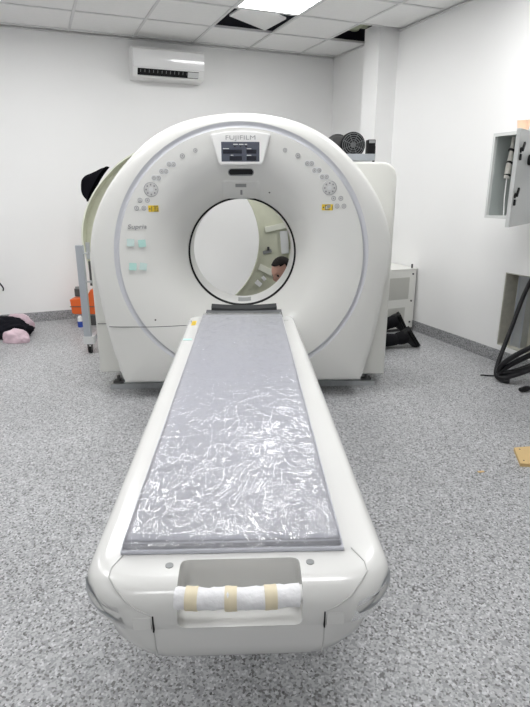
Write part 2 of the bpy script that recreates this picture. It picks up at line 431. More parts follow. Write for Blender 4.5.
# side covers
poly = rrect(.60, .085, .985, 1.505, .10, corners=(1, 0, 0, 0))
obj('side_cover', local((GX, GYY), prism([(x, z) for x, z in poly], 3.62, 4.18, bev=.015)), 'wing', gn, smooth=True)
poly = rrect(-1.0, .13, -.60, 1.02, .10, corners=(0, 1, 0, 0))
obj('side_cover', local((GX, GYY), prism(poly, 3.60, 4.18, bev=.015)), 'wing', gn, smooth=True)
# base
bm = bmesh.new()
bx(bm, -.94, 3.62, 0, .92, 3.68, .035); bx(bm, -.94, 4.10, 0, .92, 4.16, .035)
bx(bm, -.90, 3.68, .0, -.78, 4.10, .06); bx(bm, .76, 3.68, 0, .88, 4.10, .06)
bx(bm, -.70, 3.66, .035, .70, 4.12, .15)
obj('base_frame', local((GX, GYY), bm), 'metal', gn)
for x in (-.89, .865):
    bm = bmesh.new(); cyl(bm, (x, 3.66, .035), (x, 3.66, .085), .012); bx(bm, x-.035, 3.64, .035, x+.035, 3.70, .047)
    obj('levelling_foot', local((GX, GYY), bm), 'dark_metal', gn)
# seam and fixing holes
def onshell(x, z, off=.001): return Vector((x-GX, sy(x, z)-off-GYY, z))
seam = [onshell(-.41-.372*k/20, .497+.003*k/20, .0) for k in range(21)]
obj('seam', tube([(-.335-GX, sy(-.335, .495)-GYY, .492)]+seam+[(-.80-GX, 3.399-GYY, .501), (-.862-GX, 3.408-GYY, .501)], .0022, 6), 'dark_metal', gn)
obj('seam', tube([(-.986-GX, 3.597-GYY, .475), (-.93-GX, 3.597-GYY, .475), (-.885-GX, 3.597-GYY, .475)], .0022, 6), 'dark_metal', gn)
def disc_on(x, z, r, h, name, m, parent, n=24, off=0):
    e = .01
    nx = -(sy(x+e, z)-sy(x-e, z))/(2*e); nz = -(sy(x, z+e)-sy(x, z-e))/(2*e)
    nr = -Vector((nx, 1, nz)).normalized() if False else Vector((-(sy(x+e, z)-sy(x-e, z))/(2*e)*-1, -1, (sy(x, z+e)-sy(x, z-e))/(2*e))).normalized()
    p = onshell(x, z, 0)+nr*off
    bm = bmesh.new(); cyl(bm, p-nr*.003, p+nr*h, r, r*.93, n)
    return obj(name, bm, m, parent, smooth=True)
disc_on(-.568, .542, .006, .002, 'fixing_hole', 'dark_metal', gn)
disc_on(.166, 1.32, .006, .002, 'fixing_hole', 'dark_metal', gn)
# buttons
BL = [(-.277, 1.558), (-.354, 1.527), (-.434, 1.481), (-.408, 1.481), (-.48, 1.441), (-.453, 1.442), (-.526, 1.404), (-.499, 1.404), (-.616, 1.277), (-.574, 1.277), (-.64, 1.232), (-.597, 1.232)]
BR = [(.249, 1.561), (.325, 1.531), (.382, 1.487), (.408, 1.487), (.426, 1.448), (.454, 1.448), (.473, 1.411), (.5, 1.411), (.547, 1.287), (.59, 1.287), (.57, 1.242), (.611, 1.242)]
def stadium(xa, xb, z, r):
    pts = []
    for k in range(13): a = R(-90+180*k/12); pts.append((xb+r*math.cos(a), z+r*math.sin(a)))
    for k in range(13): a = R(90+180*k/12); pts.append((xa+r*math.cos(a), z+r*math.sin(a)))
    return pts
def patch(poly, off, thick, name, m, parent):
    """a thin plate that follows the shell"""
    bm = bmesh.new(); n = len(poly)
    A = [bm.verts.new(onshell(x, z, off+thick)) for x, z in poly]
    B = [bm.verts.new(onshell(x, z, -.002)) for x, z in poly]
    bm.faces.new(A); bm.faces.new(B[::-1])
    for i in range(n): bm.faces.new((A[i], A[(i+1) % n], B[(i+1) % n], B[i]))
    bmesh.ops.recalc_face_normals(bm, faces=bm.faces)
    return obj(name, bm, m, parent)
for side in (BL, BR):
    for k, (x, z) in enumerate(side):
        r = .013 if k == 0 else .015
        if k in (2, 4, 6):
            x2 = side[k+1][0]
            patch(stadium(x, x2, z, .0185), 0, .0015, 'button_surround', 'white_pl', gn)
            patch(stadium(x, x2, z, .0165), 0, .002, 'button_surround', 'grey_pl', gn)
        if k in (2, 3, 4, 5, 6, 7): r = .0125
        rg = disc_on(x, z, r, .003, 'button', 'btn_ring', gn)
        disc_on(x, z, r*.72, .0045, 'button_cap', 'btn', rg)
        disc_on(x, z+.001, r*.28, .0052, 'button_symbol', 'ink', rg, 10)
for x, z in ((-.548, 1.339), (.52, 1.348)):
    d = disc_on(x, z, .044, .003, 'control_dial', 'btn_ring', gn, 40)
    disc_on(x, z, .041, .004, 'dial_face', 'btn', d, 40)
    disc_on(x, z, .014, .006, 'dial_centre', 'grey_pl', d, 24)
    for k in range(8):
        a = R(45*k); disc_on(x+.028*math.cos(a), z+.028*math.sin(a), .0055, .006, 'dial_key', 'ink', d, 12)
def rect(x0, z0, x1, z1): return [(x0, z0), (x1, z0), (x1, z1), (x0, z1)]
for (x0, x1, z0, z1, s) in ((-.572, -.513, 1.209, 1.247, 1), (.481, .546, 1.216, 1.252, 1)):
    y_ = patch(rect(x0, z0, x1, z1), .0, .0015, 'yellow_label', 'yellow', gn)
    xa = x0+.018
    bm = bmesh.new()
    for a in ((xa, z0+.003, x1-.002, z0+.0065), (xa, z1-.0065, x1-.002, z1-.003), (xa, z0+.003, xa+.0035, z1-.003), (x1-.0055, z0+.003, x1-.002, z1-.003), (xa+.012, (z0+z1)/2-.004, x1-.013, (z0+z1)/2-.001), (xa+.012, (z0+z1)/2+.003, x1-.013, (z0+z1)/2+.006)):
        yy = sy((a[0]+a[2])/2, (a[1]+a[3])/2)
        bx(bm, a[0]-GX, yy-.0028-GYY, a[1], a[2]-GX, yy-.0008-GYY, a[3])
    obj('label_print', bm, 'dark_metal', y_)
    bm = bmesh.new(); yy = sy(x0+.009, (z0+z1)/2)-GYY
    vs = [bm.verts.new((x0+.009-GX+dx, yy-.0025, (z0+z1)/2+dz)) for dx, dz in ((-.006, -.005), (.006, -.005), (0, .006))]; bm.faces.new(vs)
    obj('label_symbol', bm, 'dark_metal', y_)
# display
def text_mesh(s, size, name, m, parent, loc, rot, shear=0, ext=.001, spacing=1.0, width=None, off=0):
    cu = bpy.data.curves.new(name, 'FONT'); cu.body = s; cu.size = size; cu.extrude = ext; cu.shear = shear
    cu.align_x = 'CENTER'; cu.align_y = 'CENTER'; cu.space_character = spacing; cu.offset = off
    tmp = bpy.data.objects.new(name, cu); C.objects.link(tmp)
    dg = bpy.context.evaluated_depsgraph_get()
    me = bpy.data.meshes.new_from_object(tmp.evaluated_get(dg)); bpy.data.objects.remove(tmp)
    if width:
        xs = [v.co.x for v in me.vertices]; k = width/(max(xs)-min(xs))
        for v in me.vertices: v.co.x *= k
    me.materials.clear(); me.materials.append(M[m])
    o = bpy.data.objects.new(name, me); C.objects.link(o); o.parent = parent; o.location = loc; o.rotation_euler = rot
    return o
def fy(x, z, off): return (x-GX, sy(x, z)-off-GYY, z)
tilt = R(6)
bz = [(-.182, 1.648), (-.10, 1.662), (-.012, 1.667), (.078, 1.663), (.158, 1.650), (.163, 1.643), (.124, 1.495), (.110, 1.478), (-.128, 1.476), (-.144, 1.492), (-.187, 1.640)]
bm = bmesh.new()
A = [bm.verts.new((x-GX, 3.388-GYY+.02*max(0, 1.66-z)/.18, z)) for x, z in bz]; B = [bm.verts.new((x-GX, 3.47-GYY, z)) for x, z in bz]
n = len(bz); bm.faces.new(A); bm.faces.new(B[::-1])
for i in range(n): bm.faces.new((A[i], A[(i+1) % n], B[(i+1) % n], B[i]))
bmesh.ops.recalc_face_normals(bm, faces=bm.faces)
bmesh.ops.bevel(bm, geom=[e for e in bm.edges if all(v.co.y < -.3 for v in e.verts)], offset=.007, segments=3, affect='EDGES')
dp = obj('display_bezel', bm, 'white_pl', gn, smooth=True)
def dy(z): return 3.388-GYY+.02*max(0, 1.66-z)/.18
def dplate(x0, z0, x1, z1, d, th=.002, bm=None):
    bm = bm or bmesh.new()
    ps = [(x0, z0), (x1, z0), (x1, z1), (x0, z1)]
    A = [bm.verts.new((x-GX, dy(z)-d-th, z)) for x, z in ps]; B = [bm.verts.new((x-GX, dy(z)-d, z)) for x, z in ps]
    bm.faces.new(A); bm.faces.new(B[::-1])
    for i in range(4): bm.faces.new((A[i], A[(i+1) % 4], B[(i+1) % 4], B[i]))
    bmesh.ops.recalc_face_normals(bm, faces=bm.faces)
    return bm
obj('screen', dplate(-.125, 1.496, .098, 1.604, -.001), 'screen', dp)
bm = dplate(-.115, 1.540, -.005, 1.562, .001, .001); dplate(-.078, 1.502, -.005, 1.526, .001, .001, bm)
dplate(.022, 1.540, .080, 1.562, .001, .001, bm); dplate(.022, 1.502, .080, 1.526, .001, .001, bm)
obj('readout_window', bm, 'screen_dk', dp)
bm = bmesh.new()
for a in ((-.115, 1.565, -.08, 1.569), (-.07, 1.529, -.055, 1.533), (.024, 1.565, .05, 1.569), (.024, 1.529, .05, 1.533), (-.055, 1.588, -.028, 1.593), (-.022, 1.588, .005, 1.593), (.012, 1.588, .026, 1.593)):
    dplate(*a, .001, .001, bm)
obj('readout_caption', bm, 'grey_pl', dp)
bm = bmesh.new()
for x in (-.045, -.012, .020):
    dplate(x-.005, 1.576, x+.005, 1.583, .001, .001, bm)
obj('indicator', bm, 'screen_dk', dp)
text_mesh('FUJIFILM', .034, 'lettering', 'ink', dp, (-.012-GX, dy(1.624)-.0012, 1.626), (R(90), 0, 0), ext=.0006, width=.172, off=-.0002)
text_mesh('Supria', .036, 'lettering', 'ink', gn, (-.645-GX, 3.410-GYY, 1.122), (R(90), 0, R(11)), shear=.15, ext=.0008, width=.112, off=.0002)
# slot
s = patch(stadium(-.070, .046, 1.438, .021), 0, .001, 'speaker_slot', 'mid_grey', gn)
patch(stadium(-.068, .044, 1.439, .017), 0, .002, 'slot_opening', 'black', s)
# laser window panel on the bowl
lz = obj('laser_window_panel', bmesh.new(), 'shell_in', gn)
bm = bmesh.new(); cols = 14; rows_ = 16; g = []
for j in range(rows_+1):
    z = 1.281+(1.394-1.281)*j/rows_ ; row = []
    for i in range(cols+1):
        half = .122 - (.014*max(0, (j-13)/3)**2)
        x = -.012+half*(2*i/cols-1)
        row.append(bm.verts.new(onshell(x, z, .009 if 0 < i < cols and j < rows_ else -.004)))
    g.append(row)
for j in range(rows_):
    for i in range(cols): bm.faces.new((g[j][i], g[j][i+1], g[j+1][i+1], g[j+1][i]))
bmesh.ops.recalc_face_normals(bm, faces=bm.faces)
for f in bm.faces: f.smooth = True
bm.to_mesh(lz.data); bm.free()
def patch2(poly, off, name, m, parent): return patch(poly, .009, off, name, m, parent)
w_ = patch2(rect(-.048, 1.352, .020, 1.372), .001, 'laser_window', 'mid_grey', lz)
patch2(rect(-.018, 1.305, -.005, 1.335), .001, 'laser_symbol', 'ink', lz)
# grey label low in the bore tube
bm = bmesh.new(); g = []
for i in range(7):
    a = R(180-7.5+15*i/6-2.0)
    g.append([bm.verts.new((.3475*math.sin(a), y-GYY, CZ+.3475*math.cos(a))) for y in (3.79, 3.93)])
for i in range(6): bm.faces.new((g[i][0], g[i][1], g[i+1][1], g[i+1][0]))
obj('bore_label', bm, 'mid_grey', gn)

# sticky notes
for k, (x, z, mm, tlt, lb) in enumerate(((-.689, 1.028, 'teal2', 3, 'faded teal sticky note, upper left of the four on the scanner front'), (-.623, 1.022, 'teal', -4, 'bright mint sticky note, upper right of the four, its edge lifting'), (-.686, .882, 'teal', 5, 'teal sticky note, lower left of the four on the scanner front'), (-.625, .880, 'teal2', 10, 'teal sticky note tilted most, lower right of the four on the scanner'))):
    b = box(-.022, -.0035, -.022, .022, 0, .022, mtx=Matrix.Rotation(R(tlt), 4, 'Y') @ Matrix.Rotation(R(-5), 4, 'X'))
    o = obj('sticky_note', b, mm, loc=gan(x, sy(x, z)-.006, z), rotz=GY+R(10)); tag(o, lb, 'sticky note')

# blowers on top of the scanner
bl = thing('blower_unit', 'black round fan blower on a grey bracket behind the scanner shoulder', 'blower', gan(.80, 3.93, 1.525), GY)
obj('bracket', box(-.10, -.06, 0, .09, .10, .042), 'alu', bl)
bm = bmesh.new(); cyl(bm, (-.055, -.03, .10), (-.055, .10, .10), .084, n=36)
bmesh.ops.bevel(bm, geom=[e for e in bm.edges if abs(e.verts[0].co.y-e.verts[1].co.y) < 1e-4], offset=.012, segments=3, affect='EDGES')
obj('fan_housing', bm, 'black', bl, smooth=True)
bm = bmesh.new()
for r in (.018, .032, .046, .060, .073):
    t2 = tube([(-.055+r*math.cos(R(15*k)), -.037, .10+r*math.sin(R(15*k))) for k in range(24)], .0022, 5, close=True)
    me = bpy.data.meshes.new('x'); t2.to_mesh(me); t2.free(); bm.from_mesh(me); bpy.data.meshes.remove(me)
for k in range(8):
    a = R(45*k+22); cyl(bm, (-.055+.012*math.cos(a), -.036, .10+.012*math.sin(a)), (-.055+.077*math.cos(a), -.036, .10+.077*math.sin(a)), .002, n=5)
cyl(bm, (-.055, -.040, .10), (-.055, -.032, .10), .014, n=16)
obj('fan_guard', bm, mat('fan_guard_grey', (.13, .135, .14), .35), bl)
bm = bmesh.new(); cyl(bm, (-.15, .02, .09), (-.15, .12, .09), .085, n=32)
bmesh.ops.bevel(bm, geom=[e for e in bm.edges if abs(e.verts[0].co.y-e.verts[1].co.y) < 1e-4], offset=.02, segments=3, affect='EDGES')
obj('motor_housing', bm, 'dark_metal', bl, smooth=True)
bm = box(.045, -.03, .03, .098, .05, .135, bev=.006)
jb = obj('terminal_box', bm, 'black', bl)
obj('cable_gland', tube([(.085, -.035, .10), (.085, -.05, .09), (.085, -.05, .03), (.088, -.03, -.02)], .009, 8), 'black', jb, smooth=True)
obj('terminal_cover', box(.052, -.036, .112, .092, -.028, .130), 'mid_grey', jb)

# ------------------------------------------------------------------ removed rear cover standing behind
RC = (-.735, 4.97)
rc = thing('rear_cover', 'unpainted beige-green fibreglass rear cover with big round hole, standing behind the scanner', 'scanner cover', gan(-.735+.19, 4.97, 0), GY)
rc.location = (-.715, 4.97, 0); rc.rotation_euler = (0, 0, 0)
ZC = .90
def rco(th):
    Ro = outline(th)-.035+.06*max(0, math.sin(th))
    return Ro
def polar2(rows, name, m, parent):
    bm = bmesh.new(); g = []
    for i in range(N):
        th = 2*math.pi*i/N
        g.append([bm.verts.new((r*math.sin(th), y, ZC+r*math.cos(th))) for r, y in rows(th)])
    for i in range(N):
        A, B = g[i], g[(i+1) % N]
        for k in range(len(A)-1): bm.faces.new((A[k], A[k+1], B[k+1], B[k]))
    bmesh.ops.recalc_face_normals(bm, faces=bm.faces)
    return obj(name, bm, m, parent, smooth=True, angle=40)
def rcr(th):
    Ro = rco(th)
    Rb = Ro
    Rb = min(Rb, (ZC-.0)/max(.05, math.cos(math.pi-th)) if math.cos(math.pi-th) > .1 else 9)
    Ro = Rb
    return [(.665, -.03), (.68, -.02), (.70, 0), (.74, .012), (Ro-.02, .012), (Ro-.012, -.06), (Ro, -.06), (Ro+.0, .02), (.70, .022), (.66, -.02), (.665, -.03)]
polar2(rcr, 'cover_panel', 'beige', rc)
def rcrim(th):
    Rb = rcr(th)[6][0]
    return [(Rb-.012, -.061), (Rb-.010, -.068), (Rb+.002, -.068), (Rb+.003, .0), (Rb+.0005, .0), (Rb, -.06), (Rb-.012, -.061)]
polar2(rcrim, 'rim_edge', 'beige_lt', rc)
def rbox(x0, z0, x1, z1, d, ang, name, m, parent=rc):
    cx, cz = (x0+x1)/2, (z0+z1)/2; hx, hz = (x1-x0)/2, (z1-z0)/2
    b = box(-hx, -d, -hz, hx, 0, hz, bev=.004, mtx=Matrix.Translation((cx+.715, .010, cz)) @ Matrix.Rotation(R(-ang), 4, 'Y'))
    return obj(name, b, m, parent)
rbox(0, .985, .19, 1.035, .02, 12, 'stiffener', 'beige_lt')
rbox(-.06, .60, .10, .655, .02, -25, 'stiffener', 'beige_lt')
rbox(-.02, .78, .06, .81, .015, 15, 'bracket', 'mid_grey')
rbox(.02, .81, .04, .84, .03, 0, 'bracket', 'dark_metal')
rbox(.14, .78, .21, .98, .03, 5, 'duct', 'grey_pl')
rbox(-.09, .49, -.03, .53, .03, -40, 'bracket', 'white_pl')
rbox(-.03, .54, .01, .57, .03, -50, 'bracket', 'white_pl')
# grey steel fittings on the left edge of the cover
obj('hinge_plate', box(-.875, -.075, .74, -.84, -.062, .885), 'metal', rc)
obj('hinge_plate', box(-.865, -.075, .50, -.83, -.062, .72), 'dark_metal', rc)

# black cloth over its rim
bm = bmesh.new(); nx_, ny_ = 28, 22; g = []
for j in range(ny_+1):
    row = []
    for i in range(nx_+1):
        s_ = i/nx_; t_ = j/ny_
        a = R(-68+22*s_)                              # along the rim
        rr = .885
        bxp = Vector((rr*math.sin(a), 0, ZC+rr*math.cos(a)))
        outv = Vector((math.sin(a), 0, math.cos(a)))
        wbulge = math.sin(math.pi*min(1, s_*1.02))**.7 * (.05+.12*(1-s_)**.8)
        ph = t_*math.pi
        p = bxp + outv*(.008+wbulge*math.sin(ph)*(1.0-.25*s_)) + Vector((0, -.08+.14*t_, 0)) 
        p += noise.noise_vector(Vector((s_*5, t_*4, 1)))*.018 * math.sin(ph)
        row.append(bm.verts.new(p))
    g.append(row)
for j in range(ny_):
    for i in range(nx_): bm.faces.new((g[j][i], g[j][i+1], g[j+1][i+1], g[j+1][i]))
bmesh.ops.solidify(bm, geom=list(bm.faces), thickness=.006)
bmesh.ops.recalc_face_normals(bm, faces=bm.faces)
ck = obj('black_cloth', bm, 'cloth_black', loc=(-.715, 4.97, 0), smooth=True)
tag(ck, 'black cloth draped over the left rim of the beige rear cover', 'cloth')

# ------------------------------------------------------------------ patient table
TX = -.017
tb = thing('patient_table', 'long white patient table reaching from the foreground into the scanner bore', 'patient table', gan(TX, 2.05, 0), GY)
TY = 2.05
def plan(wd, y0, y1, rc_, z, n=10):
    pts = []
    for cx, cy_, a0 in ((wd-rc_, y0+rc_, -90), (wd-.03, y1-.03, 0), (-wd+.03, y1-.03, 90), (-wd+rc_, y0+rc_, 180)):
        rr = rc_ if cy_ < 2 else .03
        for k in range(n+1):
            a = R(a0+90*k/n)
            pts.append((cx+rr*math.cos(a), cy_+rr*math.sin(a)-TY, z))
    return pts
def loft(ringlist, name, m, parent, capb=True, capt=True):
    bm = bmesh.new(); g = [[bm.verts.new(p) for p in r] for r in ringlist]; n = len(g[0])
    for A, B in zip(g, g[1:]):
        for k in range(n): bm.faces.new((A[k], A[(k+1) % n], B[(k+1) % n], B[k]))
    if capb: bm.faces.new(g[0][::-1])
    if capt: bm.faces.new(g[-1])
    bmesh.ops.recalc_face_normals(bm, faces=bm.faces)
    return obj(name, bm, m, parent, smooth=True, angle=40)
YE = 3.24
# lower tub
lower = loft([plan(.205, .985, YE-.06, .12, .368), plan(.235, .945, YE-.05, .12, .377), plan(.262, .915, YE-.03, .12, .41), plan(.285, .898, YE-.01, .12, .45), plan(.299, .892, YE, .12, .501)], 'lower_cover', 'table', tb)
body = loft([plan(.298, .900, YE, .12, .502), plan(.307, .887, YE, .12, .506), plan(.318, .882, YE, .12, .525), plan(.324, .880, YE, .115, .55), plan(.321, .886, YE, .112, .575), plan(.312, .897, YE, .11, .592), plan(.300, .912, YE, .10, .600), plan(.285, .93, YE-.01, .09, .602), plan(.245, 1.0, YE-.01, .02, .602)], 'tabletop_frame', 'table', tb)
# cut: handle recess and mattress well
def boolean(target, cutter):
    md = target.modifiers.new('b', 'BOOLEAN'); md.object = cutter; md.solver = 'EXACT'
    dg = bpy.context.evaluated_depsgraph_get(); me = bpy.data.meshes.new_from_object(target.evaluated_get(dg))
    target.modifiers.clear(); old = target.data; target.data = me; bpy.data.meshes.remove(old); bpy.data.objects.remove(cutter)
def vprism(poly, z0, z1):
    bm = bmesh.new(); A = [bm.verts.new((x, y, z0)) for x, y in poly]; B = [bm.verts.new((x, y, z1)) for x, y in poly]; n = len(poly)
    bm.faces.new(A[::-1]); bm.faces.new(B)
    for i in range(n): bm.faces.new((A[i], A[(i+1) % n], B[(i+1) % n], B[i]))
    bmesh.ops.recalc_face_normals(bm, faces=bm.faces); return bm
def yz_prism(x0, x1, poly):
    bm = bmesh.new(); A = [bm.verts.new((x0, y, z)) for y, z in poly]; B = [bm.verts.new((x1, y, z)) for y, z in poly]; n = len(poly)
    bm.faces.new(A[::-1]); bm.faces.new(B)
    for i in range(n): bm.faces.new((A[i], A[(i+1) % n], B[(i+1) % n], B[i]))
    bmesh.ops.recalc_face_normals(bm, faces=bm.faces); return bm
rec = box(-.122, .80-TY, .509, .126, .974-TY, .68, bev=.02, seg=5)
cu_ = obj('cutter', rec, 'white_pl', tb)
bpy.context.view_layer.update()
boolean(body, cu_)
for p in body.data.polygons: p.use_smooth = True
try: body.data.set_sharp_from_angle(angle=R(38))
except Exception: pass
# grip bar
gb = obj('grip_bar', tube([(-.146+.29*k/12, .905-TY-.008*math.sin(math.pi*k/12), .571) for k in range(13)], .0165, 16), 'white_pl', tb, smooth=True)
def wrapsleeve(x0, x1, r, name, m, parent, wob):
    pts = []; rr = []; n = 26
    for k in range(n+1):
        x = x0+(x1-x0)*k/n
        pts.append((x, .900-TY-.008*math.sin(math.pi*(x+.15)/.3), .572)); rr.append(r+wob*noise.noise(Vector((x*70, 3, 1))))
    bm = tube(pts, rr, 24)
    for v in bm.verts: v.co += noise.noise_vector(v.co*45)*wob
    return obj(name, bm, m, parent, smooth=True)
wrapsleeve(-.126, .120, .0215, 'foam_wrap', 'foam', gb, .003)
for x in (-.093, -.016, .062): wrapsleeve(x-.012, x+.012, .0235, 'masking_tape', 'tape', gb, .0008)
# two screw caps
for x in (-.144, .148):
    bm = bmesh.new(); cyl(bm, (x, .957-TY, .6015), (x, .957-TY, .6035), .0085, n=20)
    obj('screw_cap', bm, 'mid_grey', tb)
# end cap edges: thin grey tubes that paint in the joints' soft shadow
def joint(pts, r=.0016, m='mid_grey'): return obj('joint', tube(pts, r, 6), m, tb, smooth=True)
for s in (-1, 1):
    cxp = lambda x: s*x
    joint([(s*.243, 1.0-TY, .603), (s*.262, .955-TY, .6025), (s*.262, .928-TY, .6015), (s*.245, .905-TY, .594), (s*.222, .886-TY, .576), (s*.196, .8805-TY, .558), (s*.172, .8805-TY, .545)], .0014, 'joint_grey')
    obj('slit', box(s*.170-.0014, .8795-TY, .506, s*.170+.0014, .893-TY, .545), 'black', tb)
    joint([(s*.172, .8925-TY, .499), (s*.172, .8985-TY, .45), (s*.172, .915-TY, .41)], .0014, 'joint_grey')
    fl = box(-.018, -.003, -.015, .018, .002, .015, bev=.002, mtx=Matrix.Translation((s*.192, .8825-TY, .527)))
    obj('jack_flap', fl, 'table', tb)
    # grey vent behind the wrapped corner
    import itertools
    def side_strip(a0, a1, zlo, zhi, off, name, m, n=10):
        bm = bmesh.new(); g = []
        for k in range(n+1):
            a = R(a0+(a1-a0)*k/n)
            col = []
            for zz in (zlo(k/n), zhi(k/n)):
                if zz < .49: wd, y0 = .298-.013*(.487-zz)/.037, .895
                else:
                    wd = .307+.017*min(1, max(0, (zz-.506)/.04)) - .10*max(0, zz-.552); y0 = .887-.006*min(1, max(0, (zz-.506)/.04)) + .16*max(0, zz-.552)
                rr = .119
                x = (wd-rr)+(rr+off)*math.sin(a) if a <= math.pi/2 else wd+off
                y = (y0+rr)-(rr+off)*math.cos(a) if a <= math.pi/2 else y0+rr+(a-math.pi/2)*.13
                col.append(bm.verts.new((s*x, y-TY, zz)))
            g.append(col)
        for A, B in zip(g, g[1:]): bm.faces.new((A[0], A[1], B[1], B[0]))
        return obj(name, bm, m, tb, smooth=True)
    side_strip(20, 74, lambda t: .530+.016*t, lambda t: .534+.044*min(1, t*1.8), .0035, 'side_vent', 'wrap_grey')
    side_strip(16, 72, lambda t: .512+.0*t, lambda t: .566+.01*t, .0055, 'clear_tape', 'tape_clear', 16)
# deck and pedestal
obj('pedestal', box(-.19, 1.55-TY, 0, .19, 3.1-TY, .38, bev=.02), 'white_pl', tb)
obj('base_plate', box(-.235, 1.45-TY, 0, .235, 3.2-TY, .03, bev=.006), 'grey_pl', tb)
# small tapes on the rails at the far end
obj('yellow_tape', box(-.287, 3.02-TY, .602, -.262, 3.12-TY, .6035), 'yellow', tb)
obj('green_tape', box(-.300, 2.70-TY, .602, -.255, 2.73-TY, .6032), 'teal', tb)
for x in (-.295, .255, .268):
    bm = bmesh.new(); cyl(bm, (x, 3.12-TY, .602), (x, 3.12-TY, .604), .005, n=12); obj('screw_cap', bm, 'mid_grey', tb)
# head end support
def arcpad(x0, x1, y0, y1, z, sag, h, m, name):
    bm = bmesh.new(); n = 16; g = []
    for k in range(n+1):
        x = x0+(x1-x0)*k/n; u = 2*k/n-1; zz = z+sag*(u*u-1)
        g.append([bm.verts.new((x, y0-TY, zz)), bm.verts.new((x, y1-TY, zz+.012)), bm.verts.new((x, y1-TY, zz+.012-h)), bm.verts.new((x, y0-TY, zz-h))])
    for A, B in zip(g, g[1:]):
        for k in range(4): bm.faces.new((A[k], A[(k+1) % 4], B[(k+1) % 4], B[k]))
    bm.faces.new(g[0]); bm.faces.new(g[-1][::-1]); bmesh.ops.recalc_face_normals(bm, faces=bm.faces)
    return obj(name, bm, m, tb, smooth=True)
arcpad(-.215, .243, 3.165, 3.28, .622, .004, .02, 'headpad2', 'grey_end_pad')
arcpad(-.185, .215, 3.27, 3.33, .650, .010, .03, 'headpad', 'cradle_end')

# mattress, lying on the table
mt = thing('table_mattress', 'grey mattress sealed in crinkled clear plastic film on the patient table', 'mattress', gan(-.022, 2.1, .602), GY+R(-.45))
ml, mw = 1.085, .236
bm = bmesh.new(); nx, ny = 40, 150; g = []
def wr(x, y):
    v = Vector((x*6+y*1.5, y*3.2, 0))
    a = noise.noise(v); b = abs(noise.noise(Vector((x*11-y*4, y*9, 3)))); c = abs(noise.noise(Vector((x*22+y*8, y*17, 7))))
    amp = .35+.65*min(1, max(0, (.55-y)/1.0))
    return amp*(.002*a - .0035*b - .0022*c)
obj('mattress_core', box(-mw, -1.10, 0, mw, 1.075, .026, bev=.008, seg=3), 'mattress', mt, smooth=True)
obj('lower_sheet', box(-mw-.003, -1.108, .0, mw+.003, -1.05, .010, bev=.003), 'mattress', mt, smooth=True)
for j in range(ny+1):
    y = -1.108+2.19*j/ny; row = []
    for i in range(nx+1):
        x = -(mw+.004)+2*(mw+.004)*i/nx
        e = min(1, (mw+.004-abs(x))/.012, (y+1.108)/.012 if y < 0 else (1.085-y+.002)/.012); e = max(0, e)
        z = .033*math.sqrt(1-(1-e)**2)+wr(x, y)*e+.004*e
        z = max(z, .0285*e+.001)
        row.append(bm.verts.new((x+.004*noise.noise(Vector((y*9, x*3, 5)))*(1-e), y, z)))
    g.append(row)
for j in range(ny):
    for i in range(nx): bm.faces.new((g[j][i], g[j][i+1], g[j+1][i+1], g[j+1][i]))
obj('plastic_film', bm, 'film', mt, smooth=True, angle=180)
# a torn flap of film hanging at the left edge of the table
bm = bmesh.new(); g = []
for j in range(15):
    t_ = j/14; row = []
    for i in range(7):
        s_ = i/6
        row.append(bm.verts.new(Vector((-.322-.035*s_*math.sin(math.pi*t_)+.010*noise.noise(Vector((t_*6, s_*4, 2))), -.62+.62*t_, -.05-.10*s_*math.sin(math.pi*t_)**.5))))
    g.append(row)
for j in range(14):
    for i in range(6): bm.faces.new((g[j][i], g[j][i+1], g[j+1][i+1], g[j+1][i]))
fo = obj('hanging_film', bm, 'film', smooth=True, loc=gan(TX, 2.1, .602), rotz=GY, angle=180)
tag(fo, 'loose flap of clear plastic film hanging off the left side of the patient table', 'plastic film')

# ------------------------------------------------------------------ person kneeling behind the scanner
def skin(name, verts, edges, radii, m, parent=None, root=0, sub=2, loc=None):
    me = bpy.data.meshes.new(name); bm = bmesh.new(); ly = bm.verts.layers.skin.verify()
    vs = [bm.verts.new(v) for v in verts]
    for i, v in enumerate(vs):
        v[ly].radius = (radii[i], radii[i]); v[ly].use_root = (i == root)
    for i, j in edges: bm.edges.new((vs[i], vs[j]))
    bm.to_mesh(me); bm.free(); me.materials.append(M[m])
    o = bpy.data.objects.new(name, me); C.objects.link(o)
    if parent: o.parent = parent
    if loc: o.location = loc
    md = o.modifiers.new('s', 'SKIN'); md.use_smooth_shade = True
    o.modifiers.new('ss', 'SUBSURF').levels = sub; o.modifiers['ss'].render_levels = sub
    return o
pr = thing('person', 'person in black clothes kneeling behind the scanner, dark-haired head seen through the bore', 'person', (.85, 4.62, 0))
def P(x, y, z): return (x-.85, y-4.62, z)
V = [P(.93, 4.62, .40), P(.80, 4.60, .50), P(.60, 4.57, .60), P(.42, 4.54, .67), P(.31, 4.52, .68), P(.22, 4.50, .70),   # pelvis..neck
     P(.86, 4.52, .36), P(.74, 4.50, .10), P(.98, 4.57, .075), P(1.20, 4.62, .075),                                       # near leg
     P(.90, 4.74, .36), P(.78, 4.80, .12), P(1.0, 4.84, .13), P(1.17, 4.84, .17),                                      # far leg
     P(.43, 4.37, .64), P(.36, 4.36, .40), P(.24, 4.40, .16), P(.43, 4.71, .64), P(.36, 4.74, .40), P(.25, 4.72, .16)]
E_ = [(0,1),(1,2),(2,3),(3,4),(4,5),(0,6),(6,7),(7,8),(8,9),(0,10),(10,11),(11,12),(12,13),(3,14),(14,15),(15,16),(3,17),(17,18),(18,19)]
rad = [.14, .14, .145, .13, .06, .052, .095, .075, .068, .052, .095, .075, .068, .05, .065, .05, .036, .065, .05, .036]
body_p = skin('body', V, E_, rad, 'trouser', pr)
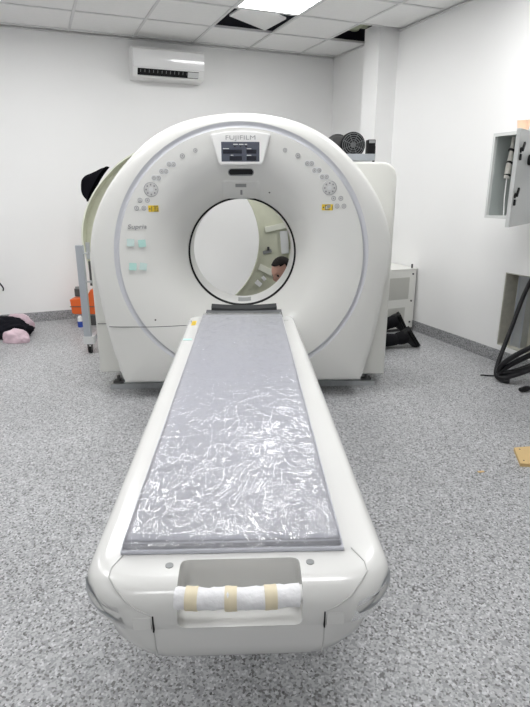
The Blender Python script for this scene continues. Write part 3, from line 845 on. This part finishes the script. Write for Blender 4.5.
# hands: palm and five fingers each, resting on the floor
def hand(wx, wy, sgn):
    vs = [P(wx, wy, .15), P(wx-.025, wy, .08), P(wx-.05, wy, .035)]; ed = [(0, 1), (1, 2)]; rd = [.026, .03, .022]
    for k, (ln, off) in enumerate(((.055, -.03), (.072, -.010), (.068, .010), (.052, .028))):
        b = len(vs); vs += [P(wx-.055, wy+off*.8, .032), P(wx-.055-ln*.55, wy+off*1.2, .026), P(wx-.055-ln, wy+off*1.3, .010)]
        ed += [(2, b), (b, b+1), (b+1, b+2)]; rd += [.011, .009, .0075]
    b = len(vs); vs += [P(wx-.03, wy+sgn*.035, .045), P(wx-.055, wy+sgn*.058, .025), P(wx-.08, wy+sgn*.062, .012)]; ed += [(1, b), (b, b+1), (b+1, b+2)]; rd += [.013, .010, .008]
    skin('hand', vs, ed, rd, 'skin', pr, root=0)
hand(.24, 4.40, 1); hand(.25, 4.72, -1)
# shoes
def shoe(heel, toe, up, parent):
    h = Vector(heel); t = Vector(toe); d = (t-h); L = d.length; d.normalize(); u = Vector(up); u = (u-d*u.dot(d)).normalized(); s = d.cross(u)
    bm = bmesh.new(); g = []; K = 12
    prof_ = [(-.05, .034, .09), (0, .042, .105), (.25, .043, .10), (.45, .047, .085), (.7, .052, .066), (.9, .046, .052), (1.0, .028, .034)]
    for f, wd, ht in prof_:
        ring = []
        for k in range(K):
            a = 2*math.pi*k/K
            zz = math.sin(a); ring.append(bm.verts.new(h+d*(f*L)+s*(wd*math.cos(a))+u*((ht/2)*(1+ (zz if zz > 0 else max(zz, -.85))))))
        g.append(ring)
    for A, B in zip(g, g[1:]):
        for k in range(K): bm.faces.new((A[k], A[(k+1) % K], B[(k+1) % K], B[k]))
    bm.faces.new(g[0][::-1]); bm.faces.new(g[-1]); bmesh.ops.recalc_face_normals(bm, faces=bm.faces)
    so = obj('shoe', bm, 'shoe', parent, smooth=True, angle=60)
    bm = bmesh.new(); g = []
    for f, wd, ht in prof_:
        ring = []
        for (a, b) in ((-1, .012), (1, .012), (1, -.012), (-1, -.012)):
            ring.append(bm.verts.new(h+d*(f*L)+s*(a*(wd+.003))+u*b))
        g.append(ring)
    for A, B in zip(g, g[1:]):
        for k in range(4): bm.faces.new((A[k], A[(k+1) % 4], B[(k+1) % 4], B[k]))
    bm.faces.new(g[0][::-1]); bm.faces.new(g[-1]); bmesh.ops.recalc_face_normals(bm, faces=bm.faces)
    obj('sole', bm, 'black', so)
shoe(P(1.26, 4.62, .165), P(1.365, 4.66, .012), (-1, 0, -.3), pr)
shoe(P(1.22, 4.86, .245), P(1.30, 4.88, .09), (-1, 0, -.3), pr)
skin('trouser_cuff', [P(1.12, 4.605, .08), P(1.22, 4.625, .085), P(1.26, 4.63, .10)], [(0, 1), (1, 2)], [.062, .064, .058], 'trouser', pr)
skin('trouser_cuff', [P(1.08, 4.84, .15), P(1.18, 4.85, .18), P(1.22, 4.86, .195)], [(0, 1), (1, 2)], [.06, .062, .055], 'trouser', pr)
# head, bowed and turned to the left of the picture
hm = Matrix.Translation(P(.145, 4.49, .690)) @ Matrix.Rotation(R(40), 4, 'Z') @ Matrix.Rotation(R(-24), 4, 'Y')
bm = bmesh.new(); bmesh.ops.create_uvsphere(bm, u_segments=40, v_segments=28, radius=1)
for v in bm.verts:                                   # local frame: face looks to -x, crown +z
    x, y, z = v.co
    X = x*.098; Y = y*.077*(1-.12*max(0, -z)); Z = z*.118
    if z < -.1: X = X*(1-.12*(-z)) - .012*(-z)
    if x < 0:
        X -= .022*math.exp(-((y/.16)**2)-(((z+.14)/.17)**2))            # nose
        X += .010*math.exp(-(((abs(y)-.40)/.15)**2)-(((z-.06)/.12)**2))    # eye sockets
        X -= .006*math.exp(-((y/.45)**2)-(((z-.22)/.09)**2))               # brow
        X -= .007*math.exp(-((y/.28)**2)-(((z+.48)/.07)**2))               # lips
        X += .003*math.exp(-((y/.30)**2)-(((z+.48)/.02)**2))
        X -= .008*math.exp(-((y/.3)**2)-(((z+.82)/.14)**2))                # chin
    v.co = (X, Y, Z)
bmesh.ops.transform(bm, matrix=hm, verts=bm.verts)
hd = obj('head', bm, 'skin', pr, smooth=True, angle=180)
bm = bmesh.new(); bmesh.ops.create_uvsphere(bm, u_segments=40, v_segments=28, radius=1)
dl = [v for v in bm.verts if not (v.co.z > .50+.25*max(0, -v.co.x) or (v.co.x > -.05 and v.co.z > -.35+ (.25 if v.co.x < .25 else 0)))]
bmesh.ops.delete(bm, geom=dl, context='VERTS')
for v in bm.verts:
    x, y, z = v.co; v.co = (x*.107, y*.085, z*.127); v.co += noise.noise_vector(v.co*60)*.003
bmesh.ops.solidify(bm, geom=list(bm.faces), thickness=.006)
bmesh.ops.transform(bm, matrix=hm, verts=bm.verts)
obj('hair', bm, 'hair', hd, smooth=True, angle=180)
for s in (-1, 1):
    bm = bmesh.new(); bmesh.ops.create_uvsphere(bm, u_segments=14, v_segments=10, radius=1, matrix=hm @ Matrix.Translation((.012, s*.080, -.008)) @ Matrix.Diagonal((.020, .010, .030, 1)))
    obj('ear', bm, 'skin', hd, smooth=True)
    bm = bmesh.new(); bmesh.ops.create_uvsphere(bm, u_segments=12, v_segments=8, radius=.011, matrix=hm @ Matrix.Translation((-.078, s*.031, .008)))
    obj('eye', bm, 'black', hd, smooth=True)

# ------------------------------------------------------------------ cream cabinet behind, against the right wall
cbx = thing('power_cabinet', 'cream metal cabinet with two grilles standing by the right wall behind the scanner', 'cabinet', room(3.0, 4.28, 0), YAW)
obj('body', box(-.40, 0, .03, .325, .47, .60, bev=.006), 'cabinet', cbx)
obj('top_cover', box(-.405, -.006, .600, .330, .475, .612, bev=.004), 'cabinet', cbx)
obj('plinth', box(-.38, .02, 0, .30, .45, .03), 'dark_metal', cbx)
def grille(z0, z1, x0=-.30, x1=.25):
    bm = bmesh.new(); n_ = int((z1-z0)/.012)
    bx(bm, x0, -.002, z0, x1, .0, z1)
    for k in range(n_): bx(bm, x0+.004, -.005, z0+.004+k*.012, x1-.004, -.002, z0+.010+k*.012)
    obj('grille', bm, 'grille', cbx)
grille(.32, .53); grille(.05, .24, -.20, .22)
for x, z in ((.285, .56), (.285, .30), (.285, .09), (-.2, .56)):
    bm = bmesh.new(); cyl(bm, (x, -.006, z), (x, 0, z), .009, n=12); obj('screw', bm, 'dark_metal', cbx)
bm = bmesh.new(); cyl(bm, (.29, .03, .612), (.29, .03, .65), .009, n=12); obj('eye_bolt', bm, 'dark_metal', cbx)
bm = bmesh.new(); cyl(bm, (.0, .20, .612), (.0, .20, .63), .008, n=12); obj('eye_bolt', bm, 'dark_metal', cbx)

# ------------------------------------------------------------------ steel post on castor at left
st = thing('support_post', 'upright grey steel post on a castor beside the left of the scanner', 'stand', (-1.485, 4.45, 0))
obj('post', box(-.038, -.02, .10, .018, .02, .905, mtx=Matrix.Rotation(R(0), 4, 'Y')), 'alu', st)
bm = bmesh.new(); bx(bm, -.045, -.028, .085, .042, .035, .15); obj('foot_bracket', bm, 'grey_pl', st)
bm = bmesh.new(); bx(bm, -.02, .035, .09, .018, .36, .13); obj('base_bar', bm, 'alu', st)
fk = bmesh.new(); bx(fk, -.018, -.018, .03, -.013, .018, .085); bx(fk, .013, -.018, .03, .018, .018, .085); bx(fk, -.018, -.02, .078, .018, .02, .088)
f_ = obj('castor_fork', fk, 'dark_metal', st)
bm = bmesh.new(); cyl(bm, (-.012, 0, .028), (.012, 0, .028), .028, n=24); obj('castor_wheel', bm, 'black', f_, smooth=True)
bm = bmesh.new(); cyl(bm, (-.012, .33, .045), (.012, .33, .045), .045, n=24); obj('castor_wheel', bm, 'black', st, smooth=True)
for z in (.84, .61):
    bm = bmesh.new(); cyl(bm, (.018, 0, z), (.055, 0, z), .006, n=10); cyl(bm, (.050, 0, z), (.060, 0, z), .013, n=6); obj('bolt', bm, 'metal', st)

# ------------------------------------------------------------------ orange tool box etc. at back left
ob = thing('tool_box', 'orange plastic tool box on a dark crate beside the scanner', 'tool box', (-1.80, 5.40, .12))
poly = [(-.155, .01), (-.165, .15), (-.06, .165), (.0, .165), (.05, .25), (.28, .265), (.28, 0), (-.13, 0)]
obj('case', prism(poly, 0, .20, bev=.008), 'orange', ob)
obj('seam', box(-.168, -.003, .075, .282, .0, .083), 'dark_metal', ob)
dc = thing('dark_crate', 'dark grey crate on the floor under the orange tool box', 'crate', (-1.72, 5.42, 0))
obj('crate_body', box(-.10, .0, 0, .20, .17, .105, bev=.006), 'dark_metal', dc)
obj('crate_rim', box(-.107, -.006, .105, .207, .176, .12), 'mid_grey', dc)
tn = thing('metal_tin', 'small dark metal canister standing on the orange tool box', 'canister', (-1.905, 5.50, .2905))
bm = bmesh.new(); cyl(bm, (0, 0, 0), (0, 0, .075), .036, n=24); obj('can', bm, 'dark_metal', tn, smooth=True)
bm = bmesh.new(); cyl(bm, (0, 0, .075), (0, 0, .095), .026, n=24); obj('lid', bm, 'mid_grey', tn, smooth=True)
bb = thing('spray_bottle', 'blue and white bottle on the floor in front of the tool box', 'bottle', (-1.865, 5.36, 0))
bm = bmesh.new(); cyl(bm, (0, 0, 0), (0, 0, .06), .028, n=20); obj('base_band', bm, 'blue', bb, smooth=True)
bm = bmesh.new(); cyl(bm, (0, 0, .06), (0, 0, .10), .028, .024, n=20); cyl(bm, (0, 0, .10), (0, 0, .115), .024, .010, n=20); obj('bottle_body', bm, 'white_pl', bb, smooth=True)

# ------------------------------------------------------------------ clothes and bags on the floor, left
def lump(name, m, loc, dims, seed, amp=.25, flat=True, rot=0):
    bm = bmesh.new(); bmesh.ops.create_icosphere(bm, subdivisions=5, radius=1)
    for v in bm.verts:
        n1 = noise.noise(v.co*1.6+Vector((seed, 0, 0))); n2 = abs(noise.noise(v.co*3.7+Vector((0, seed, 0)))); n3 = noise.noise(v.co*9+Vector((0, 0, seed)))
        v.co *= 1+amp*n1-amp*.6*n2+amp*.14*n3
        v.co.x *= dims[0]; v.co.y *= dims[1]; v.co.z = max(v.co.z, -.42)*dims[2]
    mn = min(v.co.z for v in bm.verts)
    for v in bm.verts: v.co.z -= mn
    return obj(name, bm, m, loc=loc, rotz=rot, smooth=True, angle=180)
o = lump('black_jacket', 'cloth_black', (-2.52, 5.02, 0), (.30, .17, .12), 3.3, .3); tag(o, 'black jacket heaped on the floor near the back wall at far left', 'jacket')
o = lump('pink_bag', 'pink', (-2.27, 4.80, 0), (.12, .075, .085), 7.1, .22); tag(o, 'pink and grey plastic bag on the floor in front of the black jacket', 'bag')
o = lump('folded_pink_cloth', 'pink', (-2.43, 5.25, 0), (.14, .05, .12), 9.4, .2); tag(o, 'pale pink bundle behind the black jacket against the wall', 'cloth bundle')
hk = obj('wall_cable', tube(spline([(-.03, -.01, .10), (.0, -.03, .06), (.02, -.03, .02), (.015, -.02, -.01)]), .007, 8), 'cable', loc=room(-.395, VB-.0, .36), rotz=YAW, smooth=True)
tag(hk, 'short black cable end sticking out of the back wall at far left', 'cable')

# ------------------------------------------------------------------ electrical enclosure on the right wall
EU, EV0, EV1, EZ0, EZ1 = 2.93, 2.70, 3.065, 1.150, 1.695
en = thing('electrical_enclosure', 'open grey steel electrical enclosure mounted on the right wall', 'electrical box', room(UR, (EV0+EV1)/2, EZ0), YAW)
def EL(bm): return local((UR, (EV0+EV1)/2, EZ0), bm)
bm = bmesh.new(); t_ = .012
bx(bm, EU, EV0, EZ0, UR, EV0+t_, EZ1); bx(bm, EU, EV1-t_, EZ0, UR, EV1, EZ1)
bx(bm, EU, EV0+t_, EZ0, UR, EV1-t_, EZ0+t_); bx(bm, EU, EV0+t_, EZ1-t_, UR, EV1-t_, EZ1)
obj('housing', EL(bm), 'cab', en)
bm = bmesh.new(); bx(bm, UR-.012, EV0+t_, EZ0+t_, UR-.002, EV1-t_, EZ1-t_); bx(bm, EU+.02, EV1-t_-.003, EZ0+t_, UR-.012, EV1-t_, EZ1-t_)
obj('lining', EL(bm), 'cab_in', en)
bm = bmesh.new()
bx(bm, EU-.004, EV1-.014, EZ0, EU+.006, EV1+.003, EZ1); bx(bm, EU-.004, EV0, EZ1-.018, EU+.006, EV1+.003, EZ1+.003); bx(bm, EU-.004, EV0, EZ0-.003, EU+.006, EV1+.003, EZ0+.014)
obj('rim', EL(bm), 'cab', en)
# door, swung wide open
dr = obj('door', bmesh.new(), 'cab', en)
bm = box(0, -.011, -.020, .484, .011, .512, bev=.002); bm.to_mesh(dr.data); bm.free()
dr.location = (EU-UR, EV0-(EV0+EV1)/2-.012, 0); dr.rotation_euler = (0, 0, math.atan2(-.24, -.42))
# on the door: x = distance from hinge, outer face is +y in its own frame
def on_door(b, name, m, parent=None): return obj(name, b, m, parent or dr, smooth=True)
for z in (.40, .155):
    b = bmesh.new(); cyl(b, (.444, .011, z), (.444, .017, z), .015, n=16); k_ = on_door(b, 'lock', 'black')
    b = box(-.009, 0, -.05, .009, .012, .004, bev=.004, mtx=Matrix.Translation((.444, .017, z)) @ Matrix.Rotation(R(145), 4, 'Y')); on_door(b, 'lock_lever', 'black', k_)
    b = box(-.013, 0, -.055, .013, .010, -.02, bev=.005, mtx=Matrix.Translation((.448, .012, z))); on_door(b, 'key_tag', 'black', k_)
b = bmesh.new(); cyl(b, (.235, .011, .355), (.235, .05, .355), .030, n=24); rh = on_door(b, 'rotary_switch', 'black')
on_door(box(.215, .045, .23, .255, .07, .385, bev=.01), 'switch_handle', 'black', rh)
# cables inside
kc = tube(spline([(-.31, .112, .525), (-.31, .115, .42), (-.315, .118, .33), (-.32, .118, .26)]), [.008+.012*min(1, k/16) for k in range(25)], 10)
wc = obj('cable_loom', kc, 'braid', loc=room(UR, (EV0+EV1)/2, EZ0), rotz=YAW, smooth=True)
tag(wc, 'pale cable loom with black ties hanging inside the open electrical enclosure', 'cable')
for (x, y, z) in ((-.31, .115, .44), (-.312, .116, .36), (-.318, .118, .28)):
    bm = bmesh.new(); cyl(bm, (x-.003, y, z-.006), (x+.003, y, z+.006), .0215, n=14); obj('cable_tie', bm, 'black', wc)
obj('bare_wire', tube([(-.32, .118, .26), (-.325, .11, .12), (-.325, .10, .014)], .004, 6), 'white_pl', wc)
# paper cup on top
cp = thing('paper_cup', 'peach paper cup with white rim on top of the electrical enclosure', 'cup', room(3.10, 2.99, EZ1), YAW)
bm = bmesh.new(); cyl(bm, (0, 0, 0), (0, 0, .084), .031, .042, n=28); obj('cup_body', bm, 'cup', cp, smooth=True)
bm = bmesh.new(); cyl(bm, (0, 0, .084), (0, 0, .098), .045, .043, n=28); cyl(bm, (0, 0, .098), (0, 0, .104), .038, .037, n=28); obj('lid', bm, 'white_pl', cp, smooth=True)

# recess contents and the black cables
tr = thing('cable_trunking', 'grey galvanised cable trunking standing inside the wall recess', 'trunking', room(UR+.09, 3.08, HZ0+.008), YAW)
obj('channel', box(-.03, -.045, 0, .038, .045, .57), 'metal', tr)
obj('channel_lip', box(-.034, -.05, 0, -.030, -.035, .57), 'alu', tr)
obj('channel_lip', box(-.034, .035, 0, -.030, .05, .57), 'alu', tr)
pts = [(UR+.06, 2.99, .705), (UR+.02, 2.975, .70), (3.27, 2.95, .58), (3.16, 2.915, .37), (3.05, 2.88, .165), (2.985, 2.84, .055), (2.985, 2.79, .022), (3.02, 2.74, .02)]
def coil(k):                                    # long flattened loops leaning up towards the right
    A = Vector((3.0, 2.82, .055)); B = Vector((3.235, 2.385, .42)); ax = (B-A).normalized()
    sd = ax.cross(Vector((0, 0, 1))).normalized(); up = sd.cross(ax)
    off = sd*(.024*(k % 2)-.012)+up*(.030*(k//2)-.012)+ax*(.012*k-.02)
    h = (B-A).length/2; c = (A+B)/2; out = []
    for i in range(48):
        t = 2*math.pi*i/48; cx_ = math.cos(t); sx = math.sin(t)
        cx_ = math.copysign(abs(cx_)**.75, cx_); w_ = .040+.008*k
        out.append(c+off+ax*(h*cx_)+up*(w_*sx)+sd*(.018*math.sin(2*t+k)))
    m_ = min(p.z for p in out)
    if m_ < .018: out = [p+Vector((0, 0, .018-m_)) for p in out]
    return out
# ring points leaning up towards the wall
bm_main = tube([Vector(p)-Vector((3.1, 2.7, 0)) for p in spline(pts, 8)], .016, 12)
bc = thing('coiled_cable', 'thick black cable dropping from the wall recess into a coil on the floor', 'cable', room(3.1, 2.7, 0), YAW)
obj('cable_run', bm_main, 'cable', bc, smooth=True)
for k in range(4):
    obj('cable_loop', tube([p-Vector((3.1, 2.7, 0)) for p in coil(k)], .0165, 12, close=True), 'cable', bc, smooth=True)
thn = obj('thin_cable', tube(spline([(-.10, .06, .006), (0, .0, .006), (.12, .03, .006), (.25, .02, .006)]), .005, 8), 'cable', loc=room(3.06, 2.90, 0), rotz=YAW, smooth=True)
tag(thn, 'thin black cable on the floor beside the coil at the right wall', 'cable')
pl = thing('cable_plug', 'black plug on a lead lying by the cable coil', 'plug', room(3.0, 2.58, .0), YAW)
obj('plug_body', tube([(-.05, 0, .022), (.0, .0, .022), (.03, .0, .022)], [.014, .02, .016], 10), 'black', pl, smooth=True)
obj('lead', tube(spline([(.03, 0, .022), (.10, -.03, .02), (.2, -.06, .01)]), .007, 8), 'cable', pl, smooth=True)
wb = thing('white_box', 'white box corner at the right edge by the cable coil', 'box', room(3.02, 2.49, 0), YAW)
obj('carton', box(-.02, -.28, 0, .26, -.03, .10, bev=.004), 'white_pl', wb)
obj('lid_flap', box(-.022, -.282, .1, .262, -.028, .106), 'white_pl', wb)
# plywood offcut and a chip of it
pw = obj('plywood_offcut', vprism([(-.072, .045), (-.115, -.13), (.15, -.16), (.25, .10)], 0, .018), 'wood', loc=(1.405, 2.60, 0))
tag(pw, 'pale plywood offcut lying on the floor at the right edge', 'wood offcut')
for x, y in ((-.05, .025), (-.085, -.10)):
    bm = bmesh.new(); cyl(bm, (x, y, .018), (x, y, .0195), .004, n=8); obj('screw_hole', bm, 'dark_metal', pw)
ch = obj('wood_chip', box(-.016, -.006, 0, .016, .006, .004, bev=.001), 'wood', loc=(1.071, 2.415, 0), rotz=.2)
tag(ch, 'tiny orange-brown chip on the floor left of the plywood offcut', 'wood chip')
